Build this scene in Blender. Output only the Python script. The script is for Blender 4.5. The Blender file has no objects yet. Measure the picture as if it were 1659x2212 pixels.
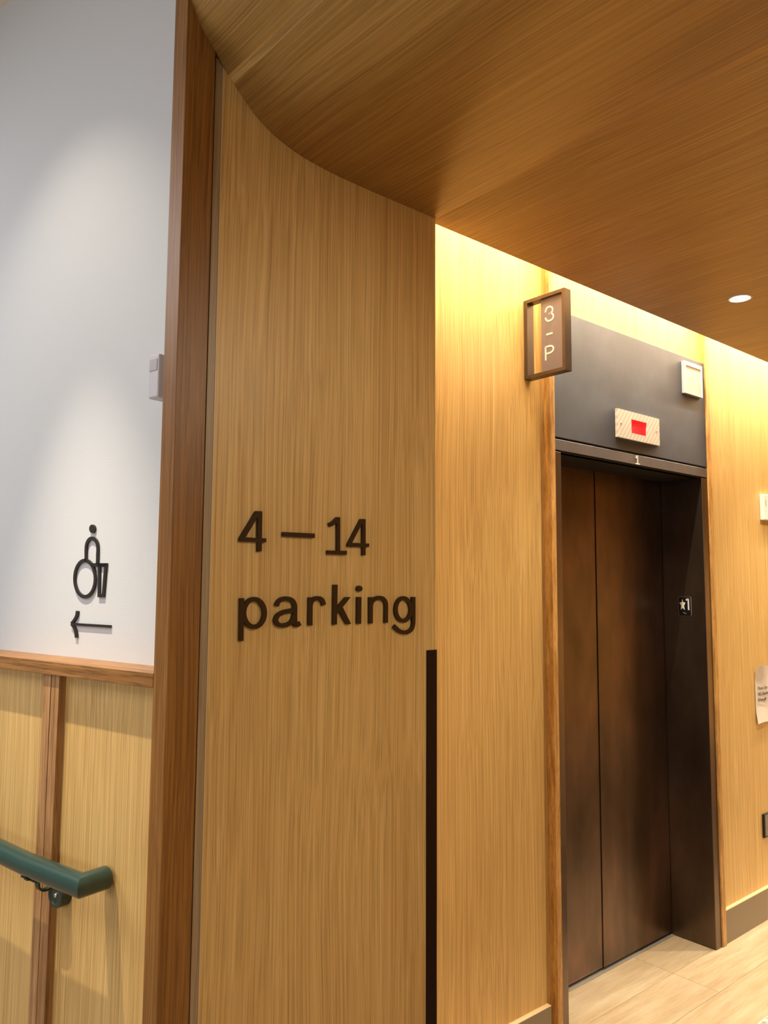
import bpy, bmesh, math, random
from mathutils import Vector, Matrix

SC = bpy.context.scene
COL = SC.collection
random.seed(4)

# ------------------------------------------------------------------ camera
# axes: X runs along the lift wall to the right, Y into that wall, Z up; metres
F_PX, W_PX = 1697.65, 1659.0
yaw, pitch, roll = (math.radians(a) for a in (40.25571, 5.28081, -0.370636))
cam_data = bpy.data.cameras.new('camera')
cam = bpy.data.objects.new('camera', cam_data)
COL.objects.link(cam)
cam_data.sensor_fit = 'HORIZONTAL'
cam_data.sensor_width = 36.0
cam_data.lens = 36.0 * F_PX / W_PX
cam_data.clip_start = 0.05
fw = Vector((math.sin(yaw) * math.cos(pitch), math.cos(yaw) * math.cos(pitch), math.sin(pitch)))
r0 = Vector((math.cos(yaw), -math.sin(yaw), 0))
d0 = fw.cross(r0)
rt = r0 * math.cos(roll) + d0 * math.sin(roll)
dn = -r0 * math.sin(roll) + d0 * math.cos(roll)
M = Matrix.Identity(4)
for i in range(3):
    M[i][0], M[i][1], M[i][2] = rt[i], -dn[i], -fw[i]
M[2][3] = 1.6163
cam.matrix_world = M
SC.camera = cam

# ------------------------------------------------------------------ world, lamps, exposure
SC.view_settings.view_transform = 'Standard'
SC.view_settings.look = 'None'
SC.view_settings.gamma = 1.0
SC.view_settings.exposure = 0.0
SC.view_settings.use_curve_mapping = False
world = bpy.data.worlds.new('world')
SC.world = world
world.use_nodes = True
world.node_tree.nodes['Background'].inputs['Color'].default_value = (0.8, 0.85, 0.95, 1)
world.node_tree.nodes['Background'].inputs['Strength'].default_value = 0.05

WARM = (1.0, 0.86, 0.65)
AMBER = (1.0, 0.88, 0.66)
NEUT = (1.0, 0.84, 0.64)
COOL = (0.95, 0.93, 0.97)


def lamp(name, kind, loc, power, color, look=(0, 0, -1), **kw):
    l = bpy.data.lights.new(name, kind)
    l.energy = power
    l.color = color
    for k, v in kw.items():
        setattr(l, k, v)
    o = bpy.data.objects.new(name, l)
    COL.objects.link(o)
    o.location = loc
    o.rotation_euler = Vector(look).to_track_quat('-Z', 'Y').to_euler()
    return o


# frame of the white wall: t runs along it away from the post, d into it
WA = math.radians(13.173)
PC = Vector((0.7085, 1.512, 0))
WT = Vector((-math.sin(WA), math.cos(WA), 0))
WN = Vector((math.cos(WA), math.sin(WA), 0))


def wp(t, d, z):
    return PC + WT * t + WN * d + Vector((0, 0, z))


# concealed strip in the slot over the lift wall
o = lamp('cove_strip_light', 'AREA', (4.85, 1.582, 3.475), 225, AMBER, shape='RECTANGLE', size=6.7, size_y=0.014)
o.rotation_euler = (0, 0, 0)
# ceiling downlights of the lift lobby (only one of them is in the picture)
for x_, y_, e in ((2.707, 1.2514, 72), (4.25, 1.2514, 72), (6.4, -0.4, 360), (7.0, -0.5, 340), (1.25, -0.9, 53)):
    lamp('downlight_beam', 'SPOT', (x_, y_, 2.622), e, WARM, spot_size=math.radians(112 if y_ > 1 else 150), spot_blend=1.0 if y_ > 1 else 0.7, shadow_soft_size=0.03)
# unseen spot, added to brighten the middle of the lettered wall
lamp('sign_fill_spot', 'SPOT', (1.6, -0.4, 2.622), 52, WARM, look=Vector((1.05, 1.52, 1.64)) - Vector((1.6, -0.4, 2.622)), spot_size=math.radians(56), spot_blend=1.0, shadow_soft_size=0.03)
# wall washer over the white wall (its optics throw more light low than high), and the taller hall's ceiling light
for e, t_, d_, ang, bl_ in ((34, 0.0, 0.16, 76, 0.8), (330, -0.06, 0.135, 34, 1.0)):
    lamp('wall_washer_light', 'SPOT', wp(0.54, -0.44, 3.36), e, NEUT, look=WN * d_ + WT * t_ - Vector((0, 0, 1)), spot_size=math.radians(ang), spot_blend=bl_, shadow_soft_size=0.012)
lamp('hall_ceiling_light', 'AREA', (-1.6, 3.2, 3.36), 62, COOL, shape='RECTANGLE', size=1.6, size_y=1.6)
lamp('hall_fill_light', 'AREA', (-3.9, 0.3, 2.1), 38, COOL, look=(1, 0.1, 0.05), shape='RECTANGLE', size=1.2, size_y=1.0)  # unseen area lamp, added to lift the curved ceiling


# ------------------------------------------------------------------ materials
def new_mat(name):
    m = bpy.data.materials.new(name)
    m.use_nodes = True
    nt = m.node_tree
    return m, nt, nt.nodes['Principled BSDF']


def node(nt, kind, **kw):
    n = nt.nodes.new(kind)
    for k, v in kw.items():
        setattr(n, k, v)
    return n


def plain(name, col, rough=0.5, metal=0.0, emit=None, strength=0.0, spec=0.5, coat=0.0):
    m, nt, b = new_mat(name)
    b.inputs['Base Color'].default_value = (*col, 1)
    b.inputs['Roughness'].default_value = rough
    b.inputs['Metallic'].default_value = metal
    b.inputs['Specular IOR Level'].default_value = spec
    b.inputs['Coat Weight'].default_value = coat
    if emit:
        b.inputs['Emission Color'].default_value = (*emit, 1)
        b.inputs['Emission Strength'].default_value = strength
    return m


def ramp(nt, stops, src):
    r = node(nt, 'ShaderNodeValToRGB')
    els = r.color_ramp.elements
    while len(els) < len(stops):
        els.new(0.5)
    for e, (p, c) in zip(els, stops):
        e.position = p
        e.color = (*c, 1) if len(c) == 3 else c
    nt.links.new(src, r.inputs[0])
    return r.outputs[0]


def noise(nt, vec, scale, detail=2.0, rough=0.5):
    n = node(nt, 'ShaderNodeTexNoise')
    n.inputs['Scale'].default_value = 1.0
    n.inputs['Detail'].default_value = detail
    n.inputs['Roughness'].default_value = rough
    mp = node(nt, 'ShaderNodeMapping')
    mp.inputs['Scale'].default_value = scale
    nt.links.new(vec, mp.inputs['Vector'])
    nt.links.new(mp.outputs[0], n.inputs['Vector'])
    return n


def mixc(nt, mode, fac, a, b):
    m = node(nt, 'ShaderNodeMix', data_type='RGBA', blend_type=mode)
    for sock, v in ((m.inputs['Factor'], fac), (m.inputs['A'], a), (m.inputs['B'], b)):
        if hasattr(v, 'links'):
            nt.links.new(v, sock)
        elif isinstance(v, (int, float)):
            sock.default_value = v
        else:
            sock.default_value = (*v, 1)
    return m.outputs['Result']


def math_n(nt, op, a, b):
    m = node(nt, 'ShaderNodeMath', operation=op)
    for i, v in enumerate((a, b)):
        if hasattr(v, 'links'):
            nt.links.new(v, m.inputs[i])
        else:
            m.inputs[i].default_value = v
    return m.outputs[0]


def wood(name, dark, mid, light, axis, across=190.0, along=0.9, pores=330.0, pore_len=2.6,
         pore_dark=0.82, warp=0.045, rough=0.42, bump=0.12, broad=(9.0, 0.5), contrast=1.0, coat=0.0, jitter=False):
    """straight-grained timber; axis = direction of the grain in object space"""
    m, nt, b = new_mat(name)
    tc = node(nt, 'ShaderNodeTexCoord')
    co = tc.outputs['Object']

    def sc(a, l):
        v = [a, a, a]
        v['XYZ'.index(axis)] = l
        return v
    if jitter:
        oi = node(nt, 'ShaderNodeObjectInfo')
        jm = node(nt, 'ShaderNodeVectorMath', operation='SCALE')
        cmb = node(nt, 'ShaderNodeCombineXYZ')
        for i in range(3):
            nt.links.new(oi.outputs['Random'], cmb.inputs[i])
        nt.links.new(cmb.outputs[0], jm.inputs[0])
        jm.inputs['Scale'].default_value = 17.0
        ad = node(nt, 'ShaderNodeVectorMath', operation='ADD')
        nt.links.new(co, ad.inputs[0])
        nt.links.new(jm.outputs[0], ad.inputs[1])
        co = ad.outputs[0]
    wn = noise(nt, co, sc(2.2, 0.9), 2.0)
    sub = node(nt, 'ShaderNodeVectorMath', operation='SUBTRACT')
    nt.links.new(wn.outputs['Color'], sub.inputs[0])
    sub.inputs[1].default_value = (0.5, 0.5, 0.5)
    scl = node(nt, 'ShaderNodeVectorMath', operation='SCALE')
    nt.links.new(sub.outputs[0], scl.inputs[0])
    scl.inputs['Scale'].default_value = warp
    add = node(nt, 'ShaderNodeVectorMath', operation='ADD')
    nt.links.new(co, add.inputs[0])
    nt.links.new(scl.outputs[0], add.inputs[1])
    cw = add.outputs[0]
    n1 = noise(nt, cw, sc(across, along), 3.0, 0.55)
    n2 = noise(nt, cw, sc(pores, pore_len), 1.5)
    n3 = noise(nt, cw, sc(*broad), 2.0)
    f = math_n(nt, 'ADD', math_n(nt, 'MULTIPLY', n1.outputs['Fac'], 0.8), math_n(nt, 'MULTIPLY', n3.outputs['Fac'], 0.2))
    k = 0.16 / contrast
    base = ramp(nt, [(0.5 - k, dark), (0.5, mid), (0.5 + k, light)], f)
    pf = ramp(nt, [(0.38, (pore_dark,) * 3), (0.50, (1, 1, 1))], n2.outputs['Fac'])
    nt.links.new(mixc(nt, 'MULTIPLY', 1.0, base, pf), b.inputs['Base Color'])
    b.inputs['Roughness'].default_value = rough
    b.inputs['Coat Weight'].default_value = coat
    bp = node(nt, 'ShaderNodeBump')
    bp.inputs['Strength'].default_value = bump
    bp.inputs['Distance'].default_value = 0.002
    nt.links.new(math_n(nt, 'MULTIPLY', n1.outputs['Fac'], n2.outputs['Fac']), bp.inputs['Height'])
    nt.links.new(bp.outputs[0], b.inputs['Normal'])
    return m


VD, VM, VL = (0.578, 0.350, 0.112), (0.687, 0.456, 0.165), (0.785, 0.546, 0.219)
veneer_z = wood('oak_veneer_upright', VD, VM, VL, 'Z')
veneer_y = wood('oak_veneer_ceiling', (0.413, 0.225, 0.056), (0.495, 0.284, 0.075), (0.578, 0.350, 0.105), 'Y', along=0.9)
veneer_grey = wood('greyed_oak_edge', (0.34, 0.255, 0.150), (0.41, 0.315, 0.195), (0.48, 0.38, 0.245), 'Z')
OD, OM, OL = (0.194, 0.078, 0.012), (0.268, 0.115, 0.019), (0.351, 0.162, 0.032)
oak_z = wood('solid_oak_upright', OD, OM, OL, 'Z', across=210, along=1.8, pores=420, pore_len=7, pore_dark=0.76, bump=0.2)
cherry_z = wood('casing_oak_upright', (0.372, 0.182, 0.046), (0.562, 0.298, 0.086), (0.698, 0.419, 0.145), 'Z', across=60, along=7, pores=200, pore_len=30, pore_dark=0.8)
plank_m = wood('plank_oak', (0.422, 0.307, 0.183), (0.507, 0.395, 0.254), (0.577, 0.483, 0.342), 'X', across=34, along=3.2, pores=260, pore_len=14,
               pore_dark=0.9, warp=0.10, rough=0.33, bump=0.04, broad=(11, 2.2), contrast=0.8, jitter=True)

# painted wall with fine roller stipple
paint, nt, b = new_mat('white_wall_paint')
tc = node(nt, 'ShaderNodeTexCoord')
n = noise(nt, tc.outputs['Object'], (420, 420, 420), 2)
nb = noise(nt, tc.outputs['Object'], (40, 40, 900), 2)
b.inputs['Base Color'].default_value = (0.63, 0.675, 0.715, 1)
b.inputs['Roughness'].default_value = 0.6
bp = node(nt, 'ShaderNodeBump')
bp.inputs['Strength'].default_value = 0.10
bp.inputs['Distance'].default_value = 0.001
nt.links.new(math_n(nt, 'ADD', n.outputs['Fac'], nb.outputs['Fac']), bp.inputs['Height'])
nt.links.new(bp.outputs[0], b.inputs['Normal'])
cream = plain('cream_ceiling_paint', (0.86, 0.80, 0.70), 0.7)


def bronze(name, a, bcol, c, rough, metal=0.85, patch=(2.6, 2.6, 1.1), blot=0.1):
    m, nt, b = new_mat(name)
    tc = node(nt, 'ShaderNodeTexCoord')
    n1 = noise(nt, tc.outputs['Object'], patch, 3.0, 0.55)
    n2 = noise(nt, tc.outputs['Object'], (60, 60, 9), 3.0)
    n3 = noise(nt, tc.outputs['Object'], (9, 9, 3), 4.0, 0.65)
    f = math_n(nt, 'ADD', math_n(nt, 'MULTIPLY', n1.outputs['Fac'], 1 - blot), math_n(nt, 'MULTIPLY', n3.outputs['Fac'], blot))
    base = ramp(nt, [(0.34, a), (0.5, bcol), (0.66, c)], f)
    nt.links.new(base, b.inputs['Base Color'])
    b.inputs['Metallic'].default_value = metal
    r = node(nt, 'ShaderNodeMapRange')
    r.inputs['To Min'].default_value = rough - 0.03
    r.inputs['To Max'].default_value = rough + 0.05
    nt.links.new(n2.outputs['Fac'], r.inputs['Value'])
    nt.links.new(r.outputs[0], b.inputs['Roughness'])
    return m


door_m = bronze('patinated_bronze_door', (0.085, 0.058, 0.036), (0.135, 0.088, 0.060), (0.205, 0.120, 0.086), 0.34, metal=0.9, patch=(4.5, 4.5, 1.9), blot=0.25)
frame_m = bronze('shaded_bronze_frame', (0.101, 0.072, 0.050), (0.155, 0.112, 0.082), (0.202, 0.151, 0.114), 0.33, metal=0.95, patch=(4, 4, 1.8), blot=0.25)  # jamb bronze, darkened to carry the shade inside the entrance
lintel_m = bronze('lit_bronze_lintel', (0.192, 0.203, 0.250), (0.224, 0.240, 0.301), (0.256, 0.283, 0.359), 0.40, metal=0.9)  # same metal as the jambs, paler to carry the light on it
header_m = bronze('dark_bronze_header', (0.061, 0.073, 0.104), (0.070, 0.084, 0.121), (0.083, 0.102, 0.145), 0.5, metal=0.25, patch=(5, 5, 5))
letter_m = plain('dark_brown_letter_metal', (0.046, 0.023, 0.007), 0.5, 0.0, spec=0.15)
symbol_m = plain('black_brown_symbol', (0.018, 0.013, 0.010), 0.4)
guard_m = plain('dark_brown_guard', (0.018, 0.006, 0.003), 0.5, spec=0.15)
sign_frame_m = plain('bronze_sign_frame', (0.105, 0.070, 0.045), 0.40, 0.6)
sign_panel_m = plain('taupe_sign_panel', (0.17, 0.14, 0.15), 0.5, 0.0)
ivory_m = plain('ivory_lettering', (0.85, 0.83, 0.74), 0.45)
white_print = plain('white_lettering', (0.9, 0.88, 0.84), 0.5)
white_plastic = plain('white_plastic', (0.82, 0.81, 0.79), 0.4)
clear_plastic = plain('milky_plastic', (0.42, 0.43, 0.46), 0.3)
box_rim = plain('white_box_rim', (0.56, 0.57, 0.60), 0.35)
sensor_m = plain('cool_white_sensor_shell', (0.60, 0.61, 0.67), 0.4)
grey_lens = plain('grey_sensor_lens', (0.46, 0.46, 0.50), 0.35)
green_m = plain('dark_green_rail_enamel', (0.013, 0.046, 0.038), 0.30, 0.0, spec=0.6, coat=0.2)
green_dark = plain('dark_green_bracket_enamel', (0.022, 0.040, 0.030), 0.38)
chrome = plain('bright_steel', (0.72, 0.70, 0.67), 0.25, 1.0)
sill_m = plain('aluminium_sill', (0.70, 0.67, 0.60), 0.35, 0.7)
black_m = plain('black_face', (0.006, 0.006, 0.007), 0.35)
dark_gap = plain('dark_gap', (0.012, 0.009, 0.007), 0.8)
base_m = plain('taupe_rubber_base', (0.235, 0.185, 0.125), 0.5)
red_m = plain('red_display', (0.5, 0.0, 0.01), 0.4, emit=(1.0, 0.005, 0.012), strength=0.95)
red_dot = plain('pink_display_dot', (0.6, 0.05, 0.1), 0.4, emit=(1.0, 0.03, 0.10), strength=1.1)
red_print = plain('red_print', (0.55, 0.06, 0.06), 0.5)
ink = plain('grey_ink', (0.10, 0.08, 0.07), 0.7)
grey_plate = plain('grey_outlet_face', (0.22, 0.20, 0.17), 0.4)
lamp_glow = plain('downlight_lens', (0.9, 0.9, 0.9), 0.4, emit=(1.0, 0.93, 0.86), strength=6.0)
reflector_m = plain('white_reflector', (0.92, 0.92, 0.91), 0.25, emit=None)
edge_band = plain('pale_edge_band', (0.72, 0.52, 0.31), 0.4)
render_m = plain('plaster_backing', (0.62, 0.56, 0.48), 0.7)

# paper: faint mottling
paper, nt, b = new_mat('cream_paper')
tc = node(nt, 'ShaderNodeTexCoord')
n = noise(nt, tc.outputs['Object'], (14, 14, 14), 3)
nt.links.new(ramp(nt, [(0.3, (0.74, 0.66, 0.58)), (0.7, (0.84, 0.77, 0.69))], n.outputs['Fac']), b.inputs['Base Color'])
b.inputs['Roughness'].default_value = 0.7

# indicator plate: brushed face with slanting ribs
ribbed, nt, b = new_mat('ribbed_steel_plate')
tc = node(nt, 'ShaderNodeTexCoord')
mp = node(nt, 'ShaderNodeMapping')
mp.inputs['Rotation'].default_value = (0, math.radians(-40), 0)
nt.links.new(tc.outputs['Object'], mp.inputs['Vector'])
wv = node(nt, 'ShaderNodeTexWave', wave_type='BANDS', bands_direction='X')
wv.inputs['Scale'].default_value = 16.0
nt.links.new(mp.outputs[0], wv.inputs['Vector'])
nt.links.new(ramp(nt, [(0.2, (0.60, 0.56, 0.52)), (0.8, (0.76, 0.72, 0.68))], wv.outputs['Fac']), b.inputs['Base Color'])
b.inputs['Roughness'].default_value = 0.45
b.inputs['Metallic'].default_value = 0.15

# speckled floor mat
mat_m, nt, b = new_mat('speckled_mat')
tc = node(nt, 'ShaderNodeTexCoord')
n = noise(nt, tc.outputs['Object'], (55, 55, 55), 3)
nt.links.new(ramp(nt, [(0.35, (0.36, 0.33, 0.28)), (0.5, (0.62, 0.58, 0.50)), (0.62, (0.86, 0.83, 0.76))], n.outputs['Fac']), b.inputs['Base Color'])
b.inputs['Roughness'].default_value = 0.9


mat_field = plain('unseen_dark_mat_pile', (0.13, 0.095, 0.065), 0.95)

# ------------------------------------------------------------------ mesh helpers
def box(bm, a, b_):
    x0, y0, z0 = a
    x1, y1, z1 = b_
    v = [bm.verts.new(c) for c in ((x0, y0, z0), (x1, y0, z0), (x1, y1, z0), (x0, y1, z0), (x0, y0, z1), (x1, y0, z1), (x1, y1, z1), (x0, y1, z1))]
    for f in ((0, 3, 2, 1), (4, 5, 6, 7), (0, 1, 5, 4), (1, 2, 6, 5), (2, 3, 7, 6), (3, 0, 4, 7)):
        bm.faces.new([v[i] for i in f])
    return v


def boxes(*bs):
    bm = bmesh.new()
    for a, b_ in bs:
        box(bm, a, b_)
    return bm


def wbox(t0, t1, dd0, dd1, z0, z1, bm=None):
    bm = bm or bmesh.new()
    v = box(bm, (t0, dd0, z0), (t1, dd1, z1))
    for q in v:
        q.co = wp(*q.co)
    return bm


def prism(bm, pts, f):
    """pts (a, b) outline; f(a, b, c) -> xyz with c = 0 back, 1 front"""
    A = [bm.verts.new(f(a, b_, 0)) for a, b_ in pts]
    B = [bm.verts.new(f(a, b_, 1)) for a, b_ in pts]
    n_ = len(pts)
    bm.faces.new(B)
    bm.faces.new(A[::-1])
    for i in range(n_):
        j = (i + 1) % n_
        bm.faces.new((A[i], A[j], B[j], B[i]))


def stroke(bm, pts, f, wa, wb, closed=False):
    """a flat bar of even width following pts, made solid"""
    n_ = len(pts)
    L, R = [], []
    for i in range(n_):
        p = Vector(pts[i])
        if closed or 0 < i < n_ - 1:
            u = (p - Vector(pts[i - 1])).normalized()
            v = (Vector(pts[(i + 1) % n_]) - p).normalized()
        elif i == 0:
            u = v = (Vector(pts[1]) - p).normalized()
        else:
            u = v = (p - Vector(pts[i - 1])).normalized()
        n1 = Vector((-u.y, u.x))
        n2 = Vector((-v.y, v.x))
        m = (n1 + n2)
        m = m / max(m.length_squared / 2, 0.3)
        off = Vector((m.x * wa / 2, m.y * wb / 2))
        L.append(p + off)
        R.append(p - off)
    vs = []
    for l, r in zip(L, R):
        vs.append([bm.verts.new(f(q.x, q.y, c)) for q, c in ((l, 1), (r, 1), (r, 0), (l, 0))])
    rng = range(n_ if closed else n_ - 1)
    for i in rng:
        a, b_ = vs[i], vs[(i + 1) % n_]
        for k in range(4):
            bm.faces.new((a[k], a[(k + 1) % 4], b_[(k + 1) % 4], b_[k]))
    if not closed:
        bm.faces.new(vs[0])
        bm.faces.new(vs[-1][::-1])


def ring(bm, c, ax, up, r, n_=24):
    ax = ax.normalized()
    s = ax.cross(up).normalized()
    u = s.cross(ax)
    return [bm.verts.new(c + s * (r * math.cos(2 * math.pi * i / n_)) + u * (r * math.sin(2 * math.pi * i / n_))) for i in range(n_)]


def lathe(prof, c, ax, up=Vector((0, 0, 1)), n_=32, cap0=True, cap1=True):
    """prof: list of (radius, distance along ax)"""
    bm = bmesh.new()
    if abs(ax.normalized().dot(up)) > 0.95:
        up = Vector((1, 0, 0))
    rs = [ring(bm, c + ax.normalized() * h, ax, up, max(r, 1e-4), n_) for r, h in prof]
    for a, b_ in zip(rs, rs[1:]):
        for i in range(n_):
            bm.faces.new((a[i], a[(i + 1) % n_], b_[(i + 1) % n_], b_[i]))
    if cap0:
        bm.faces.new(rs[0][::-1])
    if cap1:
        bm.faces.new(rs[-1])
    return bm


def tube(bm, pts, rad, n_=28, dome=True):
    """round bar through pts with mitred bends; the last end is domed"""
    P = [Vector(p) for p in pts]
    rings = []
    for i, p in enumerate(P):
        a = (P[i] - P[i - 1]).normalized() if i else (P[1] - P[0]).normalized()
        b_ = (P[i + 1] - P[i]).normalized() if i < len(P) - 1 else a
        tan = (a + b_).normalized()
        up = Vector((0, 0, 1))
        s = a.cross(up).normalized()
        u = s.cross(a)
        vs = []
        for k in range(n_):
            th = 2 * math.pi * k / n_
            q = s * (rad * math.cos(th)) + u * (rad * math.sin(th))
            # slide the ring point along the incoming axis onto the mitre plane
            q = q - a * (q.dot(tan) / a.dot(tan))
            vs.append(p + q)
        if rings:
            # keep the start of the ring lined up with the one before
            prev = rings[-1]
            best = min(range(n_), key=lambda sft: sum((vs[(k + sft) % n_] - prev[k]).cross(a).length for k in range(0, n_, 7)))
            vs = [vs[(k + best) % n_] for k in range(n_)]
        rings.append(vs)
    if dome:
        a = (P[-1] - P[-2]).normalized()
        base = rings[-1]
        for j in range(1, 6):
            th = j / 6 * math.pi / 2
            rings.append([P[-1] + (q - P[-1]) * math.cos(th) + a * (0.45 * rad * math.sin(th)) for q in base])
    R = [[bm.verts.new(q) for q in r] for r in rings]
    for a, b_ in zip(R, R[1:]):
        for i in range(n_):
            bm.faces.new((a[i], a[(i + 1) % n_], b_[(i + 1) % n_], b_[i]))
    bm.faces.new(R[0][::-1])
    bm.faces.new(R[-1])


def empty(name, loc):
    o = bpy.data.objects.new(name, None)
    COL.objects.link(o)
    o.location = loc
    o.empty_display_size = 0.05
    return o


def world_loc(o):
    v = Vector((0, 0, 0))
    while o is not None:
        v += o.location
        o = o.parent
    return v


def obj(name, bm, mat, parent=None, bevel=0.0, seg=2, smooth=False, weld=False, turn=None):
    """link bm (world coordinates) as ONE mesh object, its origin on its parent's"""
    if weld:
        bmesh.ops.remove_doubles(bm, verts=bm.verts, dist=1e-5)
    bmesh.ops.recalc_face_normals(bm, faces=bm.faces)
    org = world_loc(parent) if parent else Vector((0, 0, 0))
    for v in bm.verts:
        v.co -= org
    if turn is not None:                      # store the mesh in a turned frame so the grain can follow it
        inv = turn.inverted()
        for v in bm.verts:
            v.co = inv @ v.co
    me = bpy.data.meshes.new(name)
    bm.to_mesh(me)
    bm.free()
    me.materials.append(mat)
    if smooth:
        for p in me.polygons:
            p.use_smooth = True
    o = bpy.data.objects.new(name, me)
    COL.objects.link(o)
    if parent:
        o.parent = parent
    if turn is not None:
        o.rotation_euler = turn.to_euler()
    if bevel:
        md = o.modifiers.new('bevel', 'BEVEL')
        md.width = bevel
        md.segments = seg
        md.limit_method = 'ANGLE'
        md.angle_limit = math.radians(40)
    if smooth:
        md = o.modifiers.new('split', 'EDGE_SPLIT')
        md.split_angle = math.radians(38)
    return o


def tag(o, label, cat, group=None):
    o['label'] = label
    o['category'] = cat
    if group:
        o['group'] = group
    return o


def struct(name, bm, mat, label=None, cat=None, **kw):
    o = obj(name, bm, mat, **kw)
    o['kind'] = 'structure'
    if label:
        o['label'] = label
        o['category'] = cat
    return o


def text_mesh(name, body, size, mat, parent, origin, ux, uy, depth=0.0004):
    """printed words: built-in font, laid on the plane spanned by ux, uy"""
    cu = bpy.data.curves.new(name, 'FONT')
    cu.body = body
    cu.size = size
    cu.extrude = depth
    tmp = bpy.data.objects.new(name, cu)
    COL.objects.link(tmp)
    me = bpy.data.meshes.new_from_object(tmp.evaluated_get(bpy.context.evaluated_depsgraph_get()))
    bpy.data.objects.remove(tmp)
    bpy.data.curves.remove(cu)
    uz = ux.cross(uy)
    org = world_loc(parent)
    for v in me.vertices:
        v.co = origin + ux * v.co.x + uy * v.co.y + uz * v.co.z - org
    me.materials.clear()
    me.materials.append(mat)
    o = bpy.data.objects.new(name, me)
    COL.objects.link(o)
    o.parent = parent
    return o


TURN_W = Matrix.Rotation(math.pi / 2 + WA, 4, 'Z')   # object X along the white wall

# ------------------------------------------------------------------ floor
floor = struct('floor', boxes(((-4.0, -2.4, -0.12), (8.2, 2.12, -0.004)), ((-4.0, 2.12, -0.12), (0.55, 6.0, -0.004))), plank_m,
               'pale oak plank floor of the lift lobby', 'floor')
PL, PWID, GAP = 1.22, 0.2, 0.0003
plank_meshes = {}
row = 0
y = 2.05
while y > -2.2:
    y0, y1 = y - PWID, y
    if row == 0:
        spans = [(2.44, 3.172), (3.172, 3.5135)]
        y1 = 2.0355
    else:
        x = 1.2 + ((row * 0.47 + 0.15) % 1.0) * PL - PL
        if row == 1:
            x = 3.172 - 2 * PL
        spans = []
        while x < 5.4:
            spans.append((max(x, 0.9), x + PL))
            x += PL
    for xa, xb in spans:
        if xb - xa < 0.05:
            continue
        key = (round(xb - xa, 3), round(y1 - y0, 3))
        me = plank_meshes.get(key)
        lx, ly = (xb - xa) / 2 - GAP, (y1 - y0) / 2 - GAP
        if me is None:
            bm = bmesh.new()
            v = box(bm, (-lx, -ly, -0.004), (lx, ly, 0.0))
            for q in v[4:]:
                q.co.x -= math.copysign(0.0005, q.co.x)
                q.co.y -= math.copysign(0.0005, q.co.y)
                q.co.z = 0.0
            bmesh.ops.recalc_face_normals(bm, faces=bm.faces)
            me = bpy.data.meshes.new('plank')
            bm.to_mesh(me)
            bm.free()
            me.materials.append(plank_m)
            plank_meshes[key] = me
        o = bpy.data.objects.new('plank', me)
        COL.objects.link(o)
        o.location = ((xa + xb) / 2, (y0 + y1) / 2, 0)
        o.parent = floor
    row += 1
    y -= PWID

# ------------------------------------------------------------------ wooden ceiling: flat, then sweeping up to the left
ZC = 2.6347
prof = [(0.668, 3.40), (0.670, 3.16), (0.682, 3.05), (0.703, 2.955), (0.7293, 2.8999), (0.7469, 2.8673), (0.7648, 2.8332), (0.7792, 2.8103),
        (0.8005, 2.7835), (0.826, 2.7555), (0.858, 2.7240), (0.893, 2.6960), (0.932, 2.6745), (0.975, 2.6590), (1.02, 2.6485),
        (1.07, 2.6420), (1.13, 2.6378), (1.21, 2.6356), (1.30, 2.6349), (1.468, ZC)]


def smooth_prof(P, k=4):
    out = []
    for i in range(len(P) - 1):
        p0 = P[max(i - 1, 0)]
        p1, p2 = P[i], P[i + 1]
        p3 = P[min(i + 2, len(P) - 1)]
        for j in range(k):
            t = j / k
            out.append(tuple(0.5 * (2 * b_ + (c - a) * t + (2 * a - 5 * b_ + 4 * c - d) * t * t + (-a + 3 * b_ - 3 * c + d) * t ** 3)
                             for a, b_, c, d in zip(p0, p1, p2, p3)))
    out.append(P[-1])
    return out


prof_s = smooth_prof(prof)
TH = 0.03
DX, DY, DR = 2.707, 1.2514, 0.0372      # downlight
bm = bmesh.new()
YB, YS, YE = -2.4, 1.5199, 1.5435
# curved part, from the rear wall to the sign wall
inner = [(x, z) for x, z in prof_s]
outer = []
for i, (x, z) in enumerate(inner):
    a = inner[max(i - 1, 0)]
    b_ = inner[min(i + 1, len(inner) - 1)]
    tx, tz = b_[0] - a[0], b_[1] - a[1]
    l = math.hypot(tx, tz)
    outer.append((x - tz / l * TH * -1, z + tx / l * TH))
prev = None
for (xi, zi), (xo, zo) in zip(inner, outer):
    ye = YS
    cur = [bm.verts.new((xi, YB, zi)), bm.verts.new((xi, ye, zi)), bm.verts.new((xo, ye, zo)), bm.verts.new((xo, YB, zo))]
    if prev:
        for k in range(4):
            bm.faces.new((prev[k], prev[(k + 1) % 4], cur[(k + 1) % 4], cur[k]))
    else:
        bm.faces.new(cur)
    prev = cur
bm.faces.new(prev[::-1])
# flat part with a round hole for the downlight
X1 = 8.2
hx0, hx1, hy0, hy1 = DX - 0.2, DX + 0.2, DY - 0.2, DY + 0.2


def slab(x0, x1, y0, y1):
    box(bm, (x0, y0, ZC), (x1, y1, ZC + TH))


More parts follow.
